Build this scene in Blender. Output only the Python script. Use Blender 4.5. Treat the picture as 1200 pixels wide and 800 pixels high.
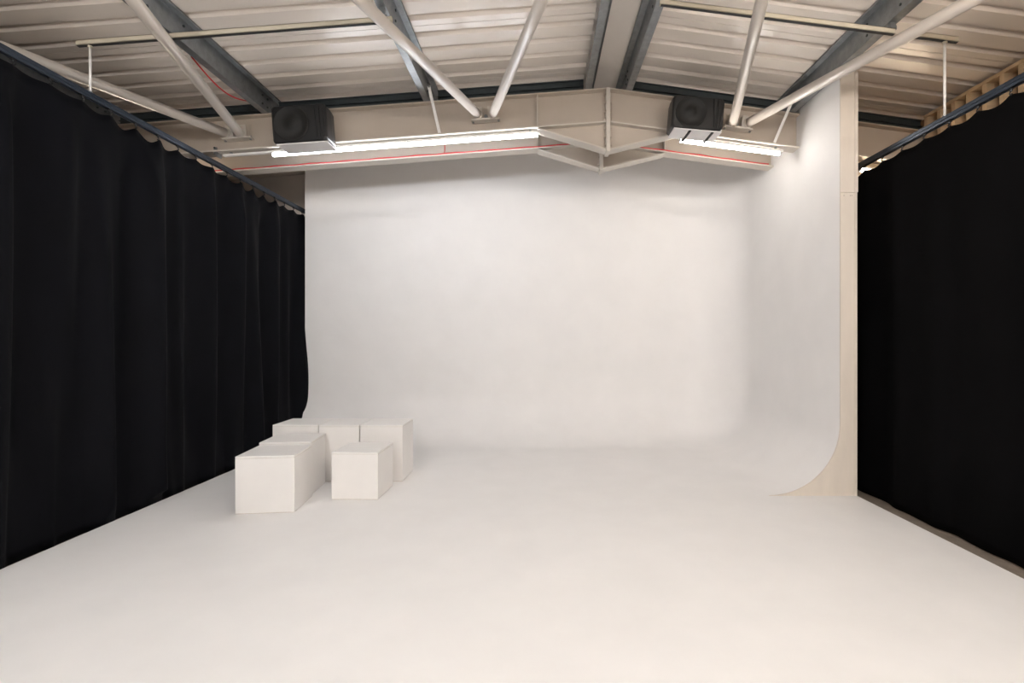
import bpy, bmesh, math, random
from mathutils import Vector, Matrix
random.seed(7)
for o in list(bpy.data.objects): bpy.data.objects.remove(o)
scn = bpy.context.scene
col = scn.collection

# ---------------- camera ----------------
cam_d = bpy.data.cameras.new('camera'); cam = bpy.data.objects.new('camera', cam_d); col.objects.link(cam)
cam.location = (0, 0, 1.5); cam.rotation_euler = (math.radians(90), 0, 0)
cam_d.sensor_width = 36; cam_d.lens = 18.0
cam_d.shift_x = -33/1200; cam_d.shift_y = -4/1200
cam_d.clip_start = 0.02
scn.camera = cam
# ---------------- world, exposure ----------------
w = bpy.data.worlds.new('world'); scn.world = w; w.use_nodes = True
w.node_tree.nodes['Background'].inputs[0].default_value = (1, .95, .9, 1)
w.node_tree.nodes['Background'].inputs[1].default_value = 0.02
scn.view_settings.view_transform = 'Standard'; scn.view_settings.look = 'None'
scn.view_settings.gamma = 1; scn.view_settings.use_curve_mapping = False
scn.view_settings.exposure = 1.52
TUBE_COOL = ((.94, .97, 1.03), 14.5)     # battens on the rear frame, left of the apex
TUBE_WARM = ((1.0, .94, .88), 17.0)      # battens right of the apex
TUBE_FRONT = ((.955, .965, .98), 46.0)
TUBE_REAR = ((.955, .965, .98), 125.0)      # battens behind the camera    # battens on the frames above and behind the camera
TUBE_FRONT_R = ((1.0, .925, .85), 84.0)   # right-hand battens above and behind the camera are stronger and warmer
TUBE_REAR_R = ((1.0, .925, .85), 185.0)
TUBE_MID = ((.98, .96, .94), 26.0)
TUBE_SIDE = ((1.0, .84, .68), 15.0)
TUBE_SIDE_R = ((1.0, .78, .55), 26.0)     # outside the right curtain      # battens outside the curtains

# ---------------- materials ----------------
def mat(name, c, rough=.6, metal=0., spec=.5, noise=0., nscale=6., bump=0., bscale=60., sheen=0., emit=None, stretch=None):
    m = bpy.data.materials.new(name); m.use_nodes = True
    nt = m.node_tree; b = nt.nodes['Principled BSDF']
    b.inputs['Base Color'].default_value = (*c, 1); b.inputs['Roughness'].default_value = rough
    b.inputs['Metallic'].default_value = metal; b.inputs['Specular IOR Level'].default_value = spec
    if sheen: b.inputs['Sheen Weight'].default_value = sheen; b.inputs['Sheen Roughness'].default_value = .4
    if emit:
        b.inputs['Emission Color'].default_value = (*emit[0], 1); b.inputs['Emission Strength'].default_value = emit[1]
    if noise or bump:
        tc = nt.nodes.new('ShaderNodeTexCoord'); mp = nt.nodes.new('ShaderNodeMapping')
        nt.links.new(tc.outputs['Object'], mp.inputs[0])
        if stretch: mp.inputs['Scale'].default_value = stretch
    if noise:
        n = nt.nodes.new('ShaderNodeTexNoise'); n.inputs['Scale'].default_value = nscale; n.inputs['Detail'].default_value = 6
        n.inputs['Roughness'].default_value = .6
        r = nt.nodes.new('ShaderNodeMapRange'); r.inputs[1].default_value = .3; r.inputs[2].default_value = .7
        r.inputs[3].default_value = 1-noise; r.inputs[4].default_value = 1+noise
        mx = nt.nodes.new('ShaderNodeVectorMath'); mx.operation = 'SCALE'; mx.inputs[0].default_value = c
        nt.links.new(mp.outputs[0], n.inputs['Vector']); nt.links.new(n.outputs[0], r.inputs[0])
        nt.links.new(r.outputs[0], mx.inputs['Scale']); nt.links.new(mx.outputs[0], b.inputs['Base Color'])
    if bump:
        n2 = nt.nodes.new('ShaderNodeTexNoise'); n2.inputs['Scale'].default_value = bscale; n2.inputs['Detail'].default_value = 4
        bp = nt.nodes.new('ShaderNodeBump'); bp.inputs['Strength'].default_value = bump; bp.inputs['Distance'].default_value = .01
        nt.links.new(mp.outputs[0], n2.inputs['Vector']); nt.links.new(n2.outputs[0], bp.inputs['Height'])
        nt.links.new(bp.outputs[0], b.inputs['Normal'])
    return m
M = {}
M['cyc'] = mat('white_cyclorama_paint', (.845, .832, .822), .55, noise=.02, nscale=2.4, bump=.04, bscale=25, spec=.3)
M['floorw'] = M['cyc']
M['ply'] = mat('cream_painted_plywood', (.72, .65, .57), .6, noise=.04, nscale=9, bump=.05, stretch=(1, 1, .2))
M['concrete'] = mat('brown_grey_concrete', (.20, .165, .135), .7, noise=.18, nscale=9, bump=.1)
M['steel_paint'] = mat('cream_steel_paint', (.50, .43, .36), .45, noise=.04, nscale=3, bump=.03, bscale=12)
M['flange_paint'] = mat('pale_cream_steel_paint', (.60, .55, .49), .45, noise=.03, nscale=4)
M['tube_paint'] = mat('glossy_cream_tube_paint', (.62, .56, .50), .28, noise=.02)
M['sheet'] = mat('coated_roof_sheet', (.83, .755, .68), .27, noise=.035, nscale=1.4, bump=.02, bscale=8, spec=.6, stretch=(1, 2, 1))
M['ridge'] = mat('ridge_flashing', (.76, .70, .64), .5, noise=.02)
M['galv'] = mat('galvanised_steel', (.27, .285, .295), .42, metal=.75, noise=.16, nscale=14, bump=.03)
M['darksteel'] = mat('dark_green_grey_steel', (.045, .056, .06), .45, metal=.3, noise=.15, nscale=10)
M['track'] = mat('dark_blue_grey_track', (.05, .065, .09), .35, metal=.6)
M['blackplastic'] = mat('black_plastic', (.012, .012, .014), .45)
M['cloth'] = mat('black_wool_drape', (.0020, .0022, .0038), .75, noise=.25, nscale=2.5, spec=.11, sheen=.009)
M['cloth2'] = mat('black_wool_drape_plain', (.0030, .0028, .0031), .9, noise=.2, nscale=2.5, spec=.05)
M['speaker'] = mat('black_speaker_wrap', (.006, .006, .0065), .4, noise=.2, nscale=8, bump=.25, bscale=7)
M['grille'] = mat('dark_grille', (.007, .0065, .006), .6, bump=.3, bscale=300)
M['tray'] = mat('pale_metal_tray', (.80, .78, .78), .3)
M['rail'] = mat('pale_unistrut_rail', (.62, .56, .44), .5, noise=.04)
M['railu'] = mat('black_rail_slot', (.02, .02, .02), .6)
M['white'] = mat('white_metal', (.78, .76, .73), .4)
M['red'] = mat('red_cable_jacket', (.62, .03, .035), .5)
M['timber'] = mat('pale_timber', (.60, .44, .28), .65, noise=.12, nscale=5, bump=.05, stretch=(1, 1, 6))
M['boardbrown'] = mat('brown_board', (.22, .15, .095), .7, noise=.1)
M['wallbeige'] = mat('beige_wall', (.36, .31, .27), .8, noise=.05, nscale=2)
M['wallgrey'] = mat('grey_rear_wall', (.72, .67, .63), .8, noise=.05, nscale=2)
M['cube'] = mat('white_cube_paint', (.86, .835, .81), .5, noise=.015, nscale=5, bump=.03, bscale=20)
M['cubeedge'] = mat('scuffed_cube_base', (.62, .55, .48), .6, noise=.15, nscale=20)
M['tc'] = mat('lit_tube_cool', (.9, .9, .9), .4, emit=TUBE_COOL)
M['tw'] = mat('lit_tube_warm', (.9, .9, .9), .4, emit=TUBE_WARM)
M['tf'] = mat('lit_tube_front', (.9, .9, .9), .4, emit=TUBE_FRONT)
M['tfr'] = mat('lit_tube_front_right', (.9, .9, .9), .4, emit=TUBE_FRONT_R)
M['trr'] = mat('lit_tube_rear_right', (.9, .9, .9), .4, emit=TUBE_REAR_R)
M['tm'] = mat('lit_tube_middle', (.9, .9, .9), .4, emit=TUBE_MID)
M['tr'] = mat('lit_tube_rear', (.9, .9, .9), .4, emit=TUBE_REAR)
M['tsr'] = mat('lit_tube_side_right', (.9, .9, .9), .4, emit=TUBE_SIDE_R)
M['ts'] = mat('lit_tube_side', (.9, .9, .9), .4, emit=TUBE_SIDE)

# ---------------- helpers ----------------
def empty(name, loc=(0, 0, 0), rot=(0, 0, 0)):
    o = bpy.data.objects.new(name, None); col.objects.link(o); o.location = loc; o.rotation_euler = rot
    o.empty_display_size = .1
    return o
def tag(o, label=None, cat=None, group=None, kind=None):
    if label: o['label'] = label
    if cat: o['category'] = cat
    if group: o['group'] = group
    if kind: o['kind'] = kind
    return o
class MB:
    def __init__(s): s.v = []; s.f = []
    def add(s, vs, fs):
        k = len(s.v); s.v += [tuple(p) for p in vs]; s.f += [tuple(k+i for i in f) for f in fs]; return s
    def box(s, x0, x1, y0, y1, z0, z1):
        return s.add([(x0,y0,z0),(x1,y0,z0),(x1,y1,z0),(x0,y1,z0),(x0,y0,z1),(x1,y0,z1),(x1,y1,z1),(x0,y1,z1)],
                     [(0,3,2,1),(4,5,6,7),(0,1,5,4),(1,2,6,5),(2,3,7,6),(3,0,4,7)])
    def prism(s, poly, y0, y1):           # polygon in XZ, extruded along Y
        n = len(poly)
        return s.add([(x, y0, z) for x, z in poly]+[(x, y1, z) for x, z in poly],
                     [tuple(range(n)), tuple(range(2*n-1, n-1, -1))]+[(i, i+n, (i+1) % n+n, (i+1) % n) for i in range(n)])
    def bar(s, a, b, wx, wz, up=(0, 0, 1)):   # rectangular bar from a to b
        a = Vector(a); b = Vector(b); d = (b-a).normalized(); u = Vector(up)
        sx = d.cross(u).normalized()*wx/2; sz = sx.cross(d).normalized()*wz/2
        vs = [p+i*sx+j*sz for p in (a, b) for i, j in ((-1,-1),(1,-1),(1,1),(-1,1))]
        return s.add(vs, [(0,1,2,3),(7,6,5,4),(0,4,5,1),(1,5,6,2),(2,6,7,3),(3,7,4,0)])
    def tube(s, pts, r, n=10):
        pts = [Vector(p) for p in pts]; rings = []
        for i, p in enumerate(pts):
            d = (pts[min(i+1, len(pts)-1)]-pts[max(i-1, 0)]).normalized()
            up = Vector((0, 0, 1)) if abs(d.z) < .9 else Vector((1, 0, 0))
            a = d.cross(up).normalized(); b = a.cross(d).normalized()
            rings.append([p+r*(math.cos(t)*a+math.sin(t)*b) for t in [2*math.pi*k/n for k in range(n)]])
        vs = [q for R in rings for q in R]; fs = []
        for i in range(len(pts)-1):
            for k in range(n):
                fs.append((i*n+k, (i+1)*n+k, (i+1)*n+(k+1) % n, i*n+(k+1) % n))
        fs.append(tuple(range(n))); fs.append(tuple(range((len(pts)-1)*n+n-1, (len(pts)-1)*n-1, -1)))
        return s.add(vs, fs)
    def build(s, name, m, parent=None, smooth=False, bevel=0):
        me = bpy.data.meshes.new(name); me.from_pydata(s.v, [], s.f); me.update()
        bm = bmesh.new(); bm.from_mesh(me); bmesh.ops.recalc_face_normals(bm, faces=bm.faces); bm.to_mesh(me); bm.free()
        me.materials.append(m)
        if smooth:
            for p in me.polygons: p.use_smooth = len(p.vertices) == 4
        o = bpy.data.objects.new(name, me); col.objects.link(o)
        if parent: o.parent = parent
        if bevel:
            b = o.modifiers.new('bevel', 'BEVEL'); b.width = bevel; b.segments = 2; b.limit_method = 'ANGLE'
        return o
def copy_tree(o, parent=None):
    c = o.copy(); col.objects.link(c)
    if parent: c.parent = parent
    for ch in list(o.children): copy_tree(ch, c)
    return c

# ---------------- roof geometry ----------------
AX, AZ, SL, SR = .75, 4.26, .075, .135     # apex, slopes of the rafters' top
XL, XR = -5.4, 4.35                        # inner faces of the side walls
YF, YB = -3.2, 8.2                         # inner faces of front and rear walls
DEP = .38                                  # rafter depth
PUR = .20                                  # purlin depth
def zt(x): return AZ-(SL*(AX-x) if x < AX else SR*(x-AX))

# ---------------- outer room ----------------
MB().box(XL-.1, XR+.1, YF-.1, YB+.1, -.25, -.05).build('floor', M['concrete']); bpy.data.objects['floor']['kind'] = 'structure'
def struct(name, mb, m, parent=None):
    o = mb.build(name, m, parent)
    if not parent: o['kind'] = 'structure'
    return o
struct('wall_left', MB().box(XL-.1, XL, YF, YB, -.05, zt(XL)+.25), M['wallbeige'])
struct('wall_right', MB().box(XR, XR+.1, YF, YB, -.05, zt(XR)+.25), M['boardbrown'])
gable = [(XL-.1, -.05), (XR+.1, -.05), (XR+.1, zt(XR+.1)+.28), (AX, AZ+.28), (XL-.1, zt(XL-.1)+.28)]
struct('wall_back', MB().prism(gable, YB, YB+.1), M['wallgrey'])
struct('wall_front', MB().prism(gable, YF-.1, YF), M['cyc'])

# ---------------- ceiling: profiled sheets, joint by joint ----------------
ceiling = empty('ceiling', (0, 0, 0)); ceiling['kind'] = 'structure'
deck = MB()
deck.prism([(XL-.1, zt(XL-.1)+.30), (AX, AZ+.30), (XR+.1, zt(XR+.1)+.30), (XR+.1, zt(XR+.1)+.36), (AX, AZ+.36), (XL-.1, zt(XL-.1)+.36)], YF-.1, YB+.1)
deck.build('roof_deck', M['boardbrown'], ceiling)
prof = []
for k in range(4):
    c = .125+.25*k
    prof += [(c-.045, 0), (c-.024, .034), (c+.024, .034), (c+.045, 0)]
prof = [(0.0, .012), (.004, 0)] + prof + [(.997, 0)]
def sheet_mesh(xa, xb, nx=12):
    mb = MB(); n = len(prof)
    vs = []; fs = []
    for i in range(nx+1):
        x = xa+(xb-xa)*i/nx
        for y, z in prof: vs.append((x, y, zt(x)+PUR+z))
    for i in range(nx):
        for j in range(n-1): fs.append((i*n+j, (i+1)*n+j, (i+1)*n+j+1, i*n+j+1))
    return mb.add(vs, fs)
PX = [-4.78, -3.0, -1.22, .56, .95, 2.75]
sl = sheet_mesh(XL, .50).build('roof_panel', M['sheet'], ceiling); sr = sheet_mesh(1.0, XR).build('roof_panel', M['sheet'], ceiling)
y = YF-.17
first = True
while y < YB:
    for src in (sl, sr):
        o = src if first else src.copy()
        if not first: col.objects.link(o); o.parent = ceiling
        o.location = (0, y, 0)
    first = False; y += 1.0
MB().prism([(.48, zt(.48)+PUR+.035), (1.02, zt(1.02)+PUR+.035), (1.02, zt(1.02)+PUR+.05), (.48, zt(.48)+PUR+.05)], YF, YB).build('ridge_flashing', M['ridge'], ceiling)

# ---------------- purlins (Z sections along the room) ----------------
def purlin(x, side, label):
    # side -1: bottom flange points left (down the left slope); +1: right
    t = .006; zb = zt(x); ztop = zt(x)+PUR-.004
    s = side
    e = empty('purlin', (x, 0, zb)); tag(e, label, 'roof beam')
    fl = .065; dz = ztop-zb
    sl_ = SL if s < 0 else SR
    def q(a, z): return (a, z)
    w_ = MB().prism([(-t/2, 0), (t/2, 0), (t/2, dz), (-t/2, dz)], YF, 7.0); w_.build('web', M['galv'], e)
    b = MB().prism([(0, .0), (s*fl, -sl_*fl), (s*fl, -sl_*fl+t), (0, t)], YF, 7.0)
    b.prism([(s*fl-s*t, -sl_*fl), (s*fl, -sl_*fl), (s*fl, .02-sl_*fl), (s*fl-s*t, .02-sl_*fl)], YF, 7.0)
    b.build('bottom_flange', M['galv'], e)
    tp = MB().prism([(0, dz-t), (-s*fl, dz-t+sl_*fl*.9), (-s*fl, dz+sl_*fl*.9), (0, dz)], YF, 7.0)
    tp.prism([(-s*fl, dz-.022+sl_*fl), (-s*fl+s*t, dz-.022+sl_*fl), (-s*fl+s*t, dz+sl_*fl*.9), (-s*fl, dz+sl_*fl*.9)], YF, 7.0)
    tp.build('top_flange', M['galv'], e)
    for yy in (1.52, 1.68, 5.52, 5.62, 3.9, 4.3):
        for zz in (.05, .14):
            MB().tube([(-s*.012*0-.010 if x > 0 else .002, yy, zz), (.010*0-.002 if x > 0 else .012, yy, zz)], .011, 6).build('bolt', M['darksteel'], e)
    return e
names = ['galvanised roof purlin hidden beyond the left black curtain',
         'wide galvanised purlin running down to the left black speaker',
         'galvanised purlin between the left speaker and the ridge, crossed by the slanting tube',
         'galvanised purlin along the left edge of the flat ridge strip',
         'galvanised purlin along the right edge of the flat ridge strip',
         'wide galvanised purlin above the white side wall of the cove']
for x, n in zip(PX, names):
    purlin(x, -1 if x < AX else 1, n)

# ---------------- portal frames ----------------
FW = .165
def frame(y, label, name='portal_frame'):
    e = empty(name, (0, y, 0)); tag(e, label, 'roof beam', None)
    t = .016; tw = .010
    for s, xe in ((-1, XL), (1, XR)):
        def Z(x): return zt(x)-.0
        xa = AX + s*.006
        MB().prism([(xa, Z(xa)-t), (xe, Z(xe)-t), (xe, Z(xe)-DEP+t), (xa, Z(xa)-DEP+t)], -tw/2, tw/2).build('web', M['steel_paint'], e)
        MB().prism([(xa, Z(xa)-t), (xe, Z(xe)-t), (xe, Z(xe)-.001), (xa, Z(xa)-.001)], -FW/2, FW/2).build('top_flange', M['steel_paint'], e, bevel=.002)
        MB().prism([(xa, Z(xa)-DEP), (xe, Z(xe)-DEP), (xe, Z(xe)-DEP+t), (xa, Z(xa)-DEP+t)], -FW/2, FW/2).build('bottom_flange', M['flange_paint'], e, bevel=.002)
        xh = AX+s*.78; za = AZ-DEP-.31
        MB().prism([(xa, Z(xa)-DEP), (xh, Z(xh)-DEP), (xa, za+t)], -tw/2, tw/2).build('haunch_web', M['steel_paint'], e)
        MB().prism([(xa, za), (xh, Z(xh)-DEP-t), (xh, Z(xh)-DEP), (xa, za+t)], -FW/2, FW/2).build('haunch_flange', M['flange_paint'], e, bevel=.002)
        xs = xh
        for d in (-1, 1):
            MB().box(xs-.006, xs+.006, *sorted((d*tw/2, d*(FW/2-.006))), Z(xs)-DEP+t, Z(xs)-t-.004).build('stiffener', M['flange_paint'], e)
    MB().box(AX-.022, AX+.022, -FW/2-.006, FW/2+.006, AZ-DEP-.325, AZ-.004).build('end_plate', M['flange_paint'], e, bevel=.002)
    for s in (-1, 1):
        for k in range(7):
            zz = AZ-.06-k*.095
            MB().tube([(AX+s*.022, -.05, zz), (AX+s*.040, -.05, zz)], .013, 6).build('bolt', M['steel_paint'], e)
    return e
FN, FF, FC = 5.72, 6.35, 1.6
fn = frame(FN, 'cream steel roof beam nearest the camera with bolted diamond shaped apex')
ff = frame(FF, 'cream steel roof beam behind the first, red cable along its lower edge')
fc = frame(FC, 'cream steel roof beam crossing above the camera')
# dark closer angle in the gap between top flange and sheets, in lengths between the purlins
edges = [XL+.01]+PX+[XR-.01]
for i in range(len(edges)-1):
    a, b = edges[i]+.075, edges[i+1]-.075
    if b-a < .3: continue
    g = MB()
    seg = [(a, b)]
    def cl(a, b, y0, y1, z0, z1): g.prism([(a, zt(a)+z0), (b, zt(b)+z0), (b, zt(b)+z1), (a, zt(a)+z1)], y0, y1)
    cl(a, b, .02, .028, .0, .150); cl(a, b, -.03, .028, .0, .008); cl(a, b, -.0, .028, .142, .150)
    cl(a, b, -.01, .02, .07, .076)
    g.build('closer_angle', M['darksteel'], fn)

# ---------------- gussets and bracing tubes ----------------
def plane_z(x): return zt(x)-.19
def bracket(x, label):
    z = plane_z(x); s = SL if x < AX else -SR
    e = empty('bracing_bracket', (x, FN-.09, z-.055), (0, -math.atan(s), 0)); tag(e, label, 'bracket', 'steel brackets for the bracing tubes')
    y0, y1 = -.02, .083
    MB().box(-.155, .155, y0, y1, -.018, 0).build('shelf_plate', M['flange_paint'], e, bevel=.003)
    MB().box(-.12, .12, y1-.012, y1, 0, .16).build('back_plate', M['steel_paint'], e)
    for xx in (-.072, .072):
        MB().box(xx-.042, xx+.042, -.012, .0, 0, .13).box(xx-.042, xx-.032, 0, y1-.012, 0, .13).build('lug', M['flange_paint'], e, bevel=.003)
    MB().tube([(-.0, y1-.03, .05), (.0, y1-.012, .05)], .02, 8).build('bolt', M['galv'], e)
    for xx in (-.14, .14):
        MB().tube([(xx, .03, -.03), (xx, .03, .012)], .012, 6).build('bolt', M['galv'], e)
    return e
GX = [-3.34, -.60, 2.18]
bracket(GX[0], 'cream bracket joining two tubes above the left curtain'); bracket(GX[1], 'cream bracket joining two tubes left of the apex')
bracket(GX[2], 'cream bracket joining two tubes right of the right speaker')
def brace(gx, dx, px, pz, label):
    a = Vector((gx+dx, FN-.115, plane_z(gx)-.02)); p = Vector((px, 0, 0))
    # direction through measured point (px, pz_y)
    y1 = FC+.12; k = (FN-.115-y1)/(FN-.115-pz); xe = a.x+(px-a.x)*k
    b = Vector((xe, y1, plane_z(xe)))
    e = empty('bracing_tube', tuple(a)); tag(e, label, 'roof brace', 'cream bracing tubes under the roof')
    d = (b-a)
    o = MB().tube([(0, 0, 0), tuple(d)], .047, 20).build('tube', M['tube_paint'], e, smooth=True)
    u = d.normalized()
    MB().tube([tuple(-.015*u), tuple(.012*u)], .052, 16).build('end_cap', M['flange_paint'], e)
brace(GX[0], -.10, -4.08, 3.87, 'long pale tube running from the left bracket out over the left curtain')
brace(GX[0], .05, -2.79, 3.58, 'pale tube rising steeply from the left bracket to the top left edge')
brace(GX[1], -.08, -1.246, 3.775, 'pale tube slanting up left from the bracket left of the apex')
brace(GX[1], .08, -.02, 3.9, 'pale tube slanting up right from the bracket left of the apex')
brace(GX[2], -.07, 1.63, 3.80, 'pale near upright tube beside the right speaker')
brace(GX[2], .10, 2.88, 3.56, 'long pale tube running from the right bracket to the top right corner')

# fly braces from purlins down to the rafter
def fly(a, b, label):
    e = empty('fly_brace', a); tag(e, label, 'roof brace')
    d = Vector(b)-Vector(a)
    MB().bar((0, 0, 0), tuple(d), .030, .004, up=(0, 1, 0)).bar((.013, 0.012, 0), tuple(d+Vector((.013, .012, 0))), .004, .028, up=(0, 1, 0)).build('angle', M['galv' if 0 else 'white'], e)
    MB().tube([(0, -.012, -.01), (0, .006, -.01)], .009, 6).build('bolt', M['galv'], e)
fly((-1.17, 5.37, zt(-1.17)+.03), (-1.11, 5.64, zt(-1.11)-DEP+.02), 'thin grey strap from purlin to beam left of the twin tube bracket')
fly((2.67, 5.41, zt(2.67)+.02), (2.58, 5.64, zt(2.58)-DEP+.02), 'thin grey strap from purlin to beam beside the white side wall')

# ---------------- battens (real light) ----------------
def batten(x0, x1, y, lit, m, label, group=None, drop=0., hz=.03):
    s = SL if (x0+x1)/2 < AX else SR
    xm = (x0+x1)/2
    def Z(x): return zt(x)-DEP-drop
    e = empty('batten_light', (xm, y, Z(xm))); tag(e, label, 'light', group)
    def P(x0, x1, za, zb): return [(x0-xm, Z(x0)-Z(xm)+za), (x1-xm, Z(x1)-Z(xm)+za), (x1-xm, Z(x1)-Z(xm)+zb), (x0-xm, Z(x0)-Z(xm)+zb)]
    MB().prism(P(x0, x1, -.024, 0), -.021, .021).build('housing', M['white'], e, bevel=.003)
    for a, b in lit:
        MB().tube([(a-xm, 0, Z(a)-Z(xm)-.042), (b-xm, 0, Z(b)-Z(xm)-.040)], .021, 12).build('tube', m, e)
        for q in (a, b):
            d = -.012 if q == a else .012
            MB().box(min(q, q+d)-xm, max(q, q+d)-xm, -.02, .02, Z(q)-Z(xm)-.058, Z(q)-Z(xm)-.02).build('end_cap', M['white'], e)
    if drop:
        for q in (x0+.08, x1-.08):
            MB().box(q-xm-.01, q-xm+.01, -.012, .012, Z(q)-Z(xm)-.002, Z(q)-Z(xm)+drop).build('hanger', M['galv'], e)
    return e
batten(-3.52, -.03, 5.70, [(-2.97, -1.48), (-1.46, -.03)], M['tc'], 'long white batten with two lit tubes under the beam left of the apex', drop=.02)
batten(1.53, 2.70, 5.70, [(1.56, 2.66)], M['tw'], 'single lit batten under the beam right of the apex, below the right speaker', drop=.03)
batten(-5.1, -3.95, 5.765, [(-5.0, -4.05)], M['ts'], 'lit batten hidden beyond the left black curtain')
batten(3.57, 4.25, 5.765, [(3.61, 4.2)], M['tsr'], 'lit batten behind the right curtain with only its glowing end showing', drop=.06)
for (a, b), w_, m1, m2 in zip(((-3.2, -1.9), (-1.1, .2), (1.5, 2.8)), ('leftmost', 'middle', 'rightmost'), ('tf', 'tm', 'tfr'), ('tr', 'tm', 'trr')):
    batten(a, b, FC+.02, [(a+.04, b-.04)], M[m1], '%s lit batten under the beam above the camera' % w_, drop=.12)
    batten(a, b, -2.5, [(a+.04, b-.04)], M[m2], '%s lit batten under the roof behind the camera' % w_)
batten(-5.0, -4.0, FC+.02, [(-4.96, -4.04)], M['ts'], 'lit batten beyond the left curtain, behind the camera')
batten(3.4, 4.25, FC+.02, [(3.44, 4.2)], M['tsr'], 'lit batten beyond the right curtain, behind the camera')
# bracket end of the left batten
e = empty('batten_clip', (-3.57, 5.72, zt(-3.57)-DEP)); tag(e, 'small metal clip at the unlit left end of the long batten', 'clip')
MB().box(-.012, .0, -.07, .02, -.05, .03).box(-.03, .0, -.075, -.06, -.03, .05).build('strap', M['galv'], e)
MB().tube([(-.02, -.08, .04), (-.02, -.055, .04)], .012, 6).build('bolt', M['darksteel'], e)

# ---------------- red cables ----------------
pts = []
n = 60
for i in range(n+1):
    x = -4.2+(2.80+4.2)*i/n
    pts.append((x, FF-FW/2+.004, zt(x)-DEP+.023+.004*math.sin(i*1.7)))
e = MB().tube(pts, .0075, 6).build('red_cable', M['red'], None, smooth=True); tag(e, 'thin red cable lying along the lower flange of the rear beam', 'cable')
e = MB().tube([(-1.18, FF-.012, zt(-1.18)-.16), (-1.18, FF-.016, zt(-1.18)-.3), (-1.19, FF-.05, zt(-1.19)-DEP+.02)], .005, 6).build('red_cable', M['red'], None, smooth=True)
tag(e, 'short red cable dropping down the web of the rear beam', 'cable')
pp = []
for i in range(13):
    t = i/12; pp.append((-3.10+.02*math.sin(t*3), 4.55+.85*t, zt(-3.1)+.03-.10*math.sin(t*math.pi)))
e = MB().tube(pp, .007, 6).build('red_cable', M['red'], None, smooth=True); tag(e, 'red cable sagging in a loop below the wide left purlin', 'cable')

# ---------------- cyclorama ----------------
CY0, CB, CA, R = 4.89, 7.6, 2.86, .68
XE = 3.015; CXL = -3.49
cyc = empty('cyclorama', (0, 0, 0)); tag(cyc, 'white painted studio infinity cove with curved floor, corner and side wall', None, None, 'structure')
def top(x): return zt(x)+.10
def grid(name, fn, nu, nv, m, parent):
    vs = [fn(i/nu, j/nv) for i in range(nu+1) for j in range(nv+1)]
    fs = [(i*(nv+1)+j, (i+1)*(nv+1)+j, (i+1)*(nv+1)+j+1, i*(nv+1)+j+1) for i in range(nu) for j in range(nv)]
    return MB().add(vs, fs), vs, fs
def prof_pt(v, topz):   # v in 0..1: arc then straight; returns (inset from wall, z)
    if v <= .5:
        a = v/.5*math.pi/2; return R-R*math.sin(a), R-R*math.cos(a)
    return 0., R+(topz-R)*(v-.5)/.5
NV = 48
skin = MB(); cols = []
for i in range(25):
    x = CXL+(CA-R-CXL)*i/24; cols.append(((x, CB), (0, -1), None))
for i in range(1, 25):
    a = i/24*math.pi/2; cols.append(((CA-R, CB-R), (math.sin(a), math.cos(a)), 'c'))
for i in range(1, 13):
    yy = (CB-R)+(CY0-(CB-R))*i/12; cols.append(((CA, yy), (-1, 0), None))
vs = []
for (p, d, kind) in cols:
    for j in range(NV+1):
        if kind == 'c':
            tx = p[0]+d[0]*R; ins, z = prof_pt(j/NV, top(tx)); rr = R-ins
            vs.append((p[0]+d[0]*rr, p[1]+d[1]*rr, z+.0008))
        else:
            ins, z = prof_pt(j/NV, top(p[0])); vs.append((p[0]+d[0]*ins, p[1]+d[1]*ins, z+.0008))
fs = [(i*(NV+1)+j, (i+1)*(NV+1)+j, (i+1)*(NV+1)+j+1, i*(NV+1)+j+1) for i in range(len(cols)-1) for j in range(NV)]
skin.add(vs, fs); skin.build('curved_wall', M['cyc'], cyc, smooth=True)
MB().box(-3.5, XE, YF+.3, CB, -.05, 0).build('painted_floor', M['floorw'], cyc)
# backing boards
MB().prism([(CXL, -.05), (XE, -.05), (XE, top(XE)), (AX, top(AX)), (CXL, top(CXL))], CB+.004, CB+.10).build('backing_board', M['ply'], cyc)
MB().box(CA+.004, XE, CY0+.02, CB, -.05, top(CA)).build('side_core', M['ply'], cyc)
def end_poly(z0, z1):
    pts = []
    if z0 < R:
        pts = [(CA-R*math.cos(0)*1.0, 0)] if 0 else []
        N = 24
        for i in range(N+1):
            a = i/N*math.pi/2; pts.append((CA-R+R*math.sin(a), R-R*math.cos(a)))
    else: pts.append((CA, z0))
    pts.append((CA, z1)); pts.append((XE-.022, z1)); pts.append((XE-.022, z0))
    return pts
ZS = 1.5+170/600*CY0
MB().prism(end_poly(0, ZS-.002), CY0-.018, CY0-.0005).build('end_panel', M['ply'], cyc)
MB().prism(end_poly(ZS+.002, top(CA)), CY0-.018, CY0-.0005).build('end_panel', M['ply'], cyc)
MB().box(XE-.02, XE, CY0-.022, CY0+.02, 0, ZS).build('edge_batten', M['ply'], cyc)
MB().box(XE-.02, XE+.008, CY0-.022, CY0+.02, ZS+.003, top(CA)-.03).build('edge_batten', M['ply'], cyc)
MB().box(XE-.09, XE-.01, CY0-.002, CY0+.04, top(CA)-.002, top(CA)+.012).build('top_packer', M['boardbrown'], cyc)
for xx in (CA+.03, CA+.09, CA+.105):
    MB().tube([(xx, CY0-.020, ZS-.03), (xx, CY0-.014, ZS-.03)], .004, 6).build('screw', M['boardbrown'], cyc)

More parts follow.
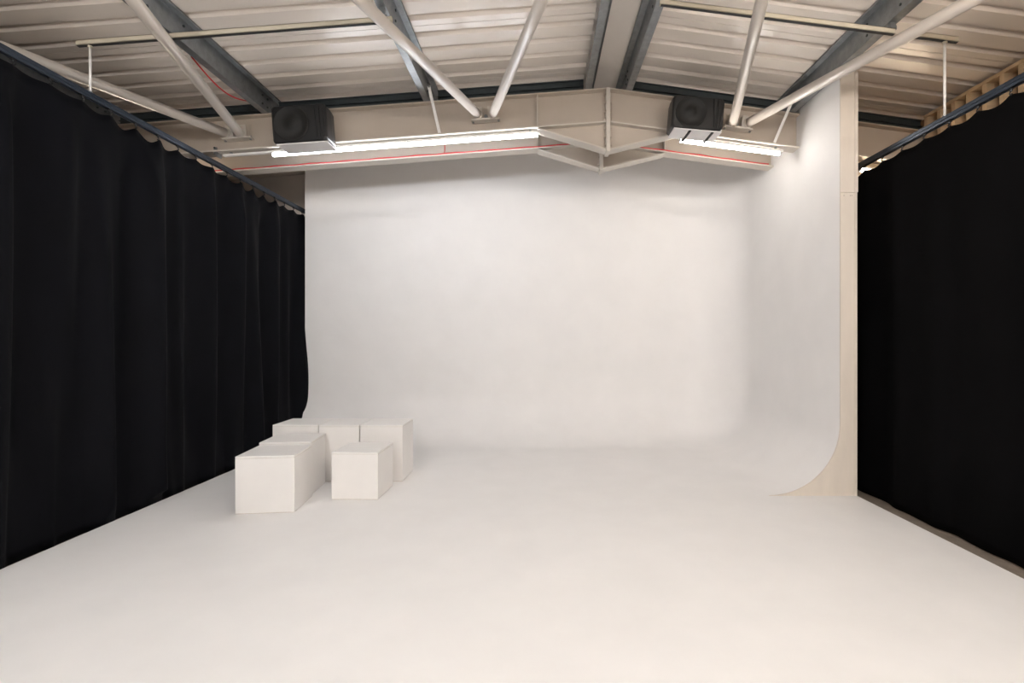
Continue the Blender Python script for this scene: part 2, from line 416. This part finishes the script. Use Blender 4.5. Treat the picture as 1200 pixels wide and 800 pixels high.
# ---------------- posing cubes ----------------
def cube(x0, y0, wd, dp, h, rot, label):
    e = empty('posing_cube', (x0, y0, 0), (0, 0, math.radians(rot))); tag(e, label, 'box', 'white posing cubes')
    g = .0015; tk = .018
    b = MB().box(0, wd, 0, dp, .004, h-tk-g); b.build('body', M['cube'], e, bevel=.003)
    MB().box(.004, wd-.004, .004, dp-.004, 0, .004).build('base_edge', M['cubeedge'], e)
    MB().box(.001, wd-.001, .001, dp-.001, h-tk-g, h-tk).build('joint', M['cubeedge'], e)
    MB().box(0, wd, 0, dp, h-tk, h).build('top_panel', M['cube'], e, bevel=.003)
    return e
cube(-2.597, 4.358, .484, .455, .491, 6, 'low white cube standing nearest the camera, front of the left row')
cube(-2.652, 4.83, .470, .445, .514, 6, 'low white cube hidden mostly behind the front one, second of the left row')
cube(-2.800, 5.357, .478, .44, .592, 0, 'tall white cube at the back left, against the black curtain')
cube(-2.312, 5.352, .418, .44, .592, 0, 'tall white cube in the middle of the back row')
cube(-1.885, 5.36, .445, .44, .590, 0, 'tall white cube at the right end of the back row')
cube(-1.940, 4.76, .435, .457, .440, -1, 'small white cube standing on its own in front of the back row')

# ---------------- curtains ----------------
def sm(a, b, t): t = max(0, min(1, (t-a)/(b-a))); return t*t*(3-2*t)
def curtain(side, X, y0, y1, ztop, zbot, amp, hooks, seed, m, label, clampx=None):
    rnd = random.Random(seed)
    comps = [(rnd.uniform(.22, .30), .35), (rnd.uniform(.36, .50), .75), (rnd.uniform(.62, .9), .75), (rnd.uniform(1.3, 1.9), .45)]
    comps = [(2*math.pi/wl, a, rnd.uniform(0, 6.28), rnd.uniform(-.5, .5)) for wl, a in comps]
    ny = int((y1-y0)/.022); nz = 44
    vs = []
    for i in range(ny+1):
        y = y0+(y1-y0)*i/ny
        ph = ((y-hooks[0])/.262) % 1.0
        sag = abs(math.sin(math.pi*ph))**1.2
        kk = int((y-hooks[0])/.262)
        sg = (.012+.050*abs(math.sin(kk*12.9898+seed))**2+.012*math.sin(y*1.1)**2)*((.45+.55*sm(3.9, 4.7, y)) if side < 0 else .45)
        for j in range(nz+1):
            t = j/nz
            z = ztop-sag*sg*(1-t)**8+(zbot-ztop)*t
            d = sum(a*math.sin(k*(y+s*.22*t*(1+.2*math.sin(y*2)))+p)*(.7+.3*math.sin(2.1*t+p)) for k, a, p, s in comps)
            d = d/1.2
            d = d-.22*d*d
            wt = sm(0, .14, t); xt = -3.56 if side < 0 else 3.20
            x = xt*(1-wt)+X*wt+side*amp*d*(.22+.78*wt)*(1+.35*t)
            x += side*.014*sag*(1-sm(0, .10, t))
            if side < 0:
                q = math.exp(-((y-7.50)/.10)**2)*math.exp(-((z-.95)/.55)**2); x += .13*q
                q = math.exp(-((y-4.75)/.22)**2)*sm(.8, 1, t); x += .03*q
            if side < 0 and t > .7: x = x+max(0, X-.012-x)*sm(.7, 1, t)
            if clampx is not None and t > .5:
                lim = clampx; over = (x-lim)*(1 if side < 0 else -1)
                if over > 0 and z < .12: x = lim
            if side < 0 and y > 7.3 and z < .7:
                x = min(x, CXL-.012) if z < .35 else x
            vs.append((x, y, z))
    fs = [(i*(nz+1)+j, (i+1)*(nz+1)+j, (i+1)*(nz+1)+j+1, i*(nz+1)+j+1) for i in range(ny) for j in range(nz)]
    o = MB().add(vs, fs).build('curtain', m, None, smooth=True)
    s_ = o.modifiers.new('thickness', 'SOLIDIFY'); s_.thickness = .003
    tag(o, label, 'curtain')
    return o
def track(side, X, y0, y1, z, hooks0, label):
    e = empty('curtain_track', (X, 0, z)); tag(e, label, 'curtain track')
    g = MB()
    g.box(-.022, -.010, y0, y1, -.026, .022).box(.010, .022, y0, y1, -.026, .022).box(-.022, .022, y0, y1, .016, .026)
    g.box(-.028, .028, y0, y1, -.004, .002)
    g.build('channel', M['track'], e, bevel=.002)
    hooks = []
    k = hooks0
    while k-.262 > y0: k -= .262
    k0 = k
    hk = MB().tube([(0, 0, -.010), (0, 0, -.045)], .008, 6).tube([(0, -.0, -.045), (0, .012, -.058), (0, .0, -.072), (0, -.008, -.062)], .005, 6).box(-.009, .009, -.016, .016, -.036, -.024)
    o0 = None
    while k < y1-.02:
        o = hk.build('glider', M['blackplastic'], e) if o0 is None else o0.copy()
        if o0 is not None: col.objects.link(o); o.parent = e
        else: o0 = o
        o.location = (0, k, 0); k += .262
    return e, k0
_, k0 = track(-1, -3.56, YF+.6, 7.78, 3.412, 3.46, 'dark blue grey track carrying the left black curtain')
curtain(-1, -3.57, YF+.6, 7.76, 3.412-.066, -.03, .075, [k0], 3, M['cloth'], 'full height black curtain in soft folds along the left side', clampx=-3.506)
_, k1 = track(1, 3.20, YF+.6, 5.62, 3.222, 3.48, 'dark blue grey track carrying the right black curtain')
curtain(1, 3.228, YF+.6, 5.60, 3.222-.066, -.038, .020, [k1], 11, M['cloth2'], 'flat hanging black curtain along the right side')

# ---------------- hanger rail and rods ----------------
YR = 4.05
def rz(x): return 2.646+1.5+.127*(.99-x) if x > AX else 2.646+1.5+.02-.0765*(.80-x)
def rail(x0, x1, label, drop=0):
    xm = (x0+x1)/2; e = empty('hanger_rail', (xm, YR, rz(xm))); tag(e, label, 'rail')
    def P(a, b, za, zb): return [(a-xm, rz(a)-rz(xm)+za), (b-xm, rz(b)-rz(xm)+za), (b-xm, rz(b)-rz(xm)+zb), (a-xm, rz(a)-rz(xm)+zb)]
    g = MB().prism(P(x0, x1, -.018, .022), -.016, -.013).prism(P(x0, x1, -.018, .022), .013, .016).prism(P(x0, x1, .018, .022), -.016, .016)
    g.prism(P(x0, x1, -.018, -.015), -.016, -.006).prism(P(x0, x1, -.018, -.015), .006, .016)
    g.build('channel', M['rail'], e)
    MB().prism(P(x0+.004, x1-.004, -.022, -.0185), -.012, .012).build('slot_strip', M['railu'], e)
    return e
ra = rail(-3.66, -1.17, 'pale channel rail left of the ridge carrying the left hanging rod')
rb = rail(.95, 2.80, 'pale channel rail right of the ridge, crossing the wide right purlin')
rc = rail(2.93, 3.30, 'short pale channel rail stub carrying the right hanging rod')
def cleat(x, par):
    xm = par.location.x
    zz = rz(x)-par.location.z; h = max(.03, zt(x)-rz(x))
    MB().box(x-xm-.02, x-xm+.02, -.02, .02, zz+.022, zz+h).build('cleat', M['galv'], par)
    MB().tube([(x-xm+.03, -.0, zz+.02), (x-xm+.03, 0, zz+.05)], .009, 6).build('bolt', M['galv'], par)
cleat(-3.03, ra); cleat(-1.25, ra); cleat(.98, rb); cleat(2.78, rb)
def rod(x, zb, label):
    e = empty('hanging_rod', (x, YR, zb)); tag(e, label, 'rod', None)
    L = rz(x)-.022-zb
    MB().tube([(0, 0, 0), (0, 0, L)], .009, 8).build('rod', M['white'], e, smooth=True)
    MB().tube([(0, 0, L-.014), (0, 0, L)], .018, 6).build('nut', M['rail'], e)
    MB().tube([(0, 0, 0), (0, 0, .012)], .016, 6).build('nut', M['galv'], e)
rod(-3.56, 3.412+.026, 'white rod holding up the left curtain track'); rod(3.20, 3.222+.026, 'white rod holding up the right curtain track')

# ---------------- speakers ----------------
def speaker(x0, x1, zb0, zt0, tilt, label, straps):
    xm = (x0+x1)/2; W = (x1-x0); H = zt0-zb0; D = .25
    e = empty('speaker', (xm, 5.29, (zb0+zt0)/2), (0, math.radians(tilt), 0)); tag(e, label, 'speaker')
    # cabinet: rounded outline in XZ, lofted in Y, sides bowed
    def outline(w, h, bow, r):
        pts = []; n = 8
        for cx, cz, a0 in ((w/2-r, h/2-r, 0), (-w/2+r, h/2-r, 90), (-w/2+r, -h/2+r, 180), (w/2-r, -h/2+r, 270)):
            for k in range(n+1):
                a = math.radians(a0+90*k/n); pts.append((cx+r*math.cos(a), cz+r*math.sin(a)))
        return [(x*(1+bow*(1-(z/(h/2))**2)), z) for x, z in pts]
    secs = [(.0, .93, .93), (.012, .985, .985), (.03, 1, 1), (D*.6, 1, 1), (D, .96, .97)]
    vs = []; n = 0
    for y_, sw, sh in secs:
        o_ = outline(W*sw, H*sh, .035, .035); n = len(o_); vs += [(px, y_, pz) for px, pz in o_]
    fs = []
    for i in range(len(secs)-1):
        for k in range(n): fs.append((i*n+k, i*n+(k+1) % n, (i+1)*n+(k+1) % n, (i+1)*n+k))
    fs.append(tuple(range(n))); fs.append(tuple(range(len(secs)*n-1, (len(secs)-1)*n-1, -1)))
    MB().add(vs, fs).build('cabinet', M['speaker'], e)
    # round cone behind grille: dished disc + rim
    cx = -W*.14; rr = H*.45
    cn = MB(); ring = []
    prof_ = [(rr*1.06, 0), (rr*1.04, -.014), (rr*.98, -.016), (rr*.93, -.004), (rr*.35, .0), (rr*.30, -.008), (rr*.05, -.012)]
    N = 40; vv = []
    for r_, yy in prof_:
        vv += [(cx+r_*math.cos(2*math.pi*k/N), yy, r_*math.sin(2*math.pi*k/N)) for k in range(N)]
    ff_ = [(i*N+k, i*N+(k+1) % N, (i+1)*N+(k+1) % N, (i+1)*N+k) for i in range(len(prof_)-1) for k in range(N)]
    ff_.append(tuple(range((len(prof_)-1)*N, len(prof_)*N)))
    cn.add(vv, ff_).build('speaker_cone', M['grille'], e, smooth=True)
    # ribs of the wrap on the right of the front
    for k in range(3):
        xx = W*(.33+.05*k)
        MB().bar((xx, -.004, -H*.42), (xx-.02*(1-k), -.006, H*.42), .012, .010, up=(0, 1, 0)).build('fold', M['speaker'], e, bevel=.003)
    MB().box(-W/2+.03, W/2-.005, .01, D+.02, -H/2-.012, -H/2-.0).build('base_tray', M['tray'], e, bevel=.003)
    for fx in straps:
        g = MB().box(fx*W-.012, fx*W+.012, .02, D+.06, -H/2-.02, -H/2-.012)
        g.box(fx*W-.012, fx*W+.012, D+.05, D+.062, -H/2-.02, -H/2+.10)
        g.build('strap', M['grille'], e)
    g = MB().box(-.10, .10, D, D+.10, -.03, .03).box(-.12, .12, D+.10, D+.112, -.08, .08)
    g.build('mounting_bracket', M['darksteel'], e)
speaker(-2.775, -2.215, 3.525, 3.915, -4, 'black wrapped box speaker hung on the beam above the left end of the lit tubes', ())
speaker(1.37, 1.90, 3.66, 4.0, 5, 'black box speaker with round cone hung right of the beam apex', (-.12, .32))

# ---------------- timber framing above the right curtain ----------------
e = empty('timber_framing', (4.20, 0, 3.3)); tag(e, 'pale timber studs and plate showing above the right curtain', 'timber frame')
def tzt(): return 3.93-3.3
MB().box(-.005, .145, 1.72, 5.60, tzt()-.03, tzt()).build('top_plate', M['timber'], e)
MB().box(-.005, .145, 1.72, 5.60, -.50, -.46).build('bottom_plate', M['timber'], e)
st = None; yy = 5.575
while yy > 1.75:
    o = MB().box(0, .12, -.0225, .0225, -.46, tzt()-.03).build('stud', M['timber'], e) if st is None else st.copy()
    if st is not None: col.objects.link(o); o.parent = e
    else: st = o
    o.location = (0, yy, 0); yy -= .183
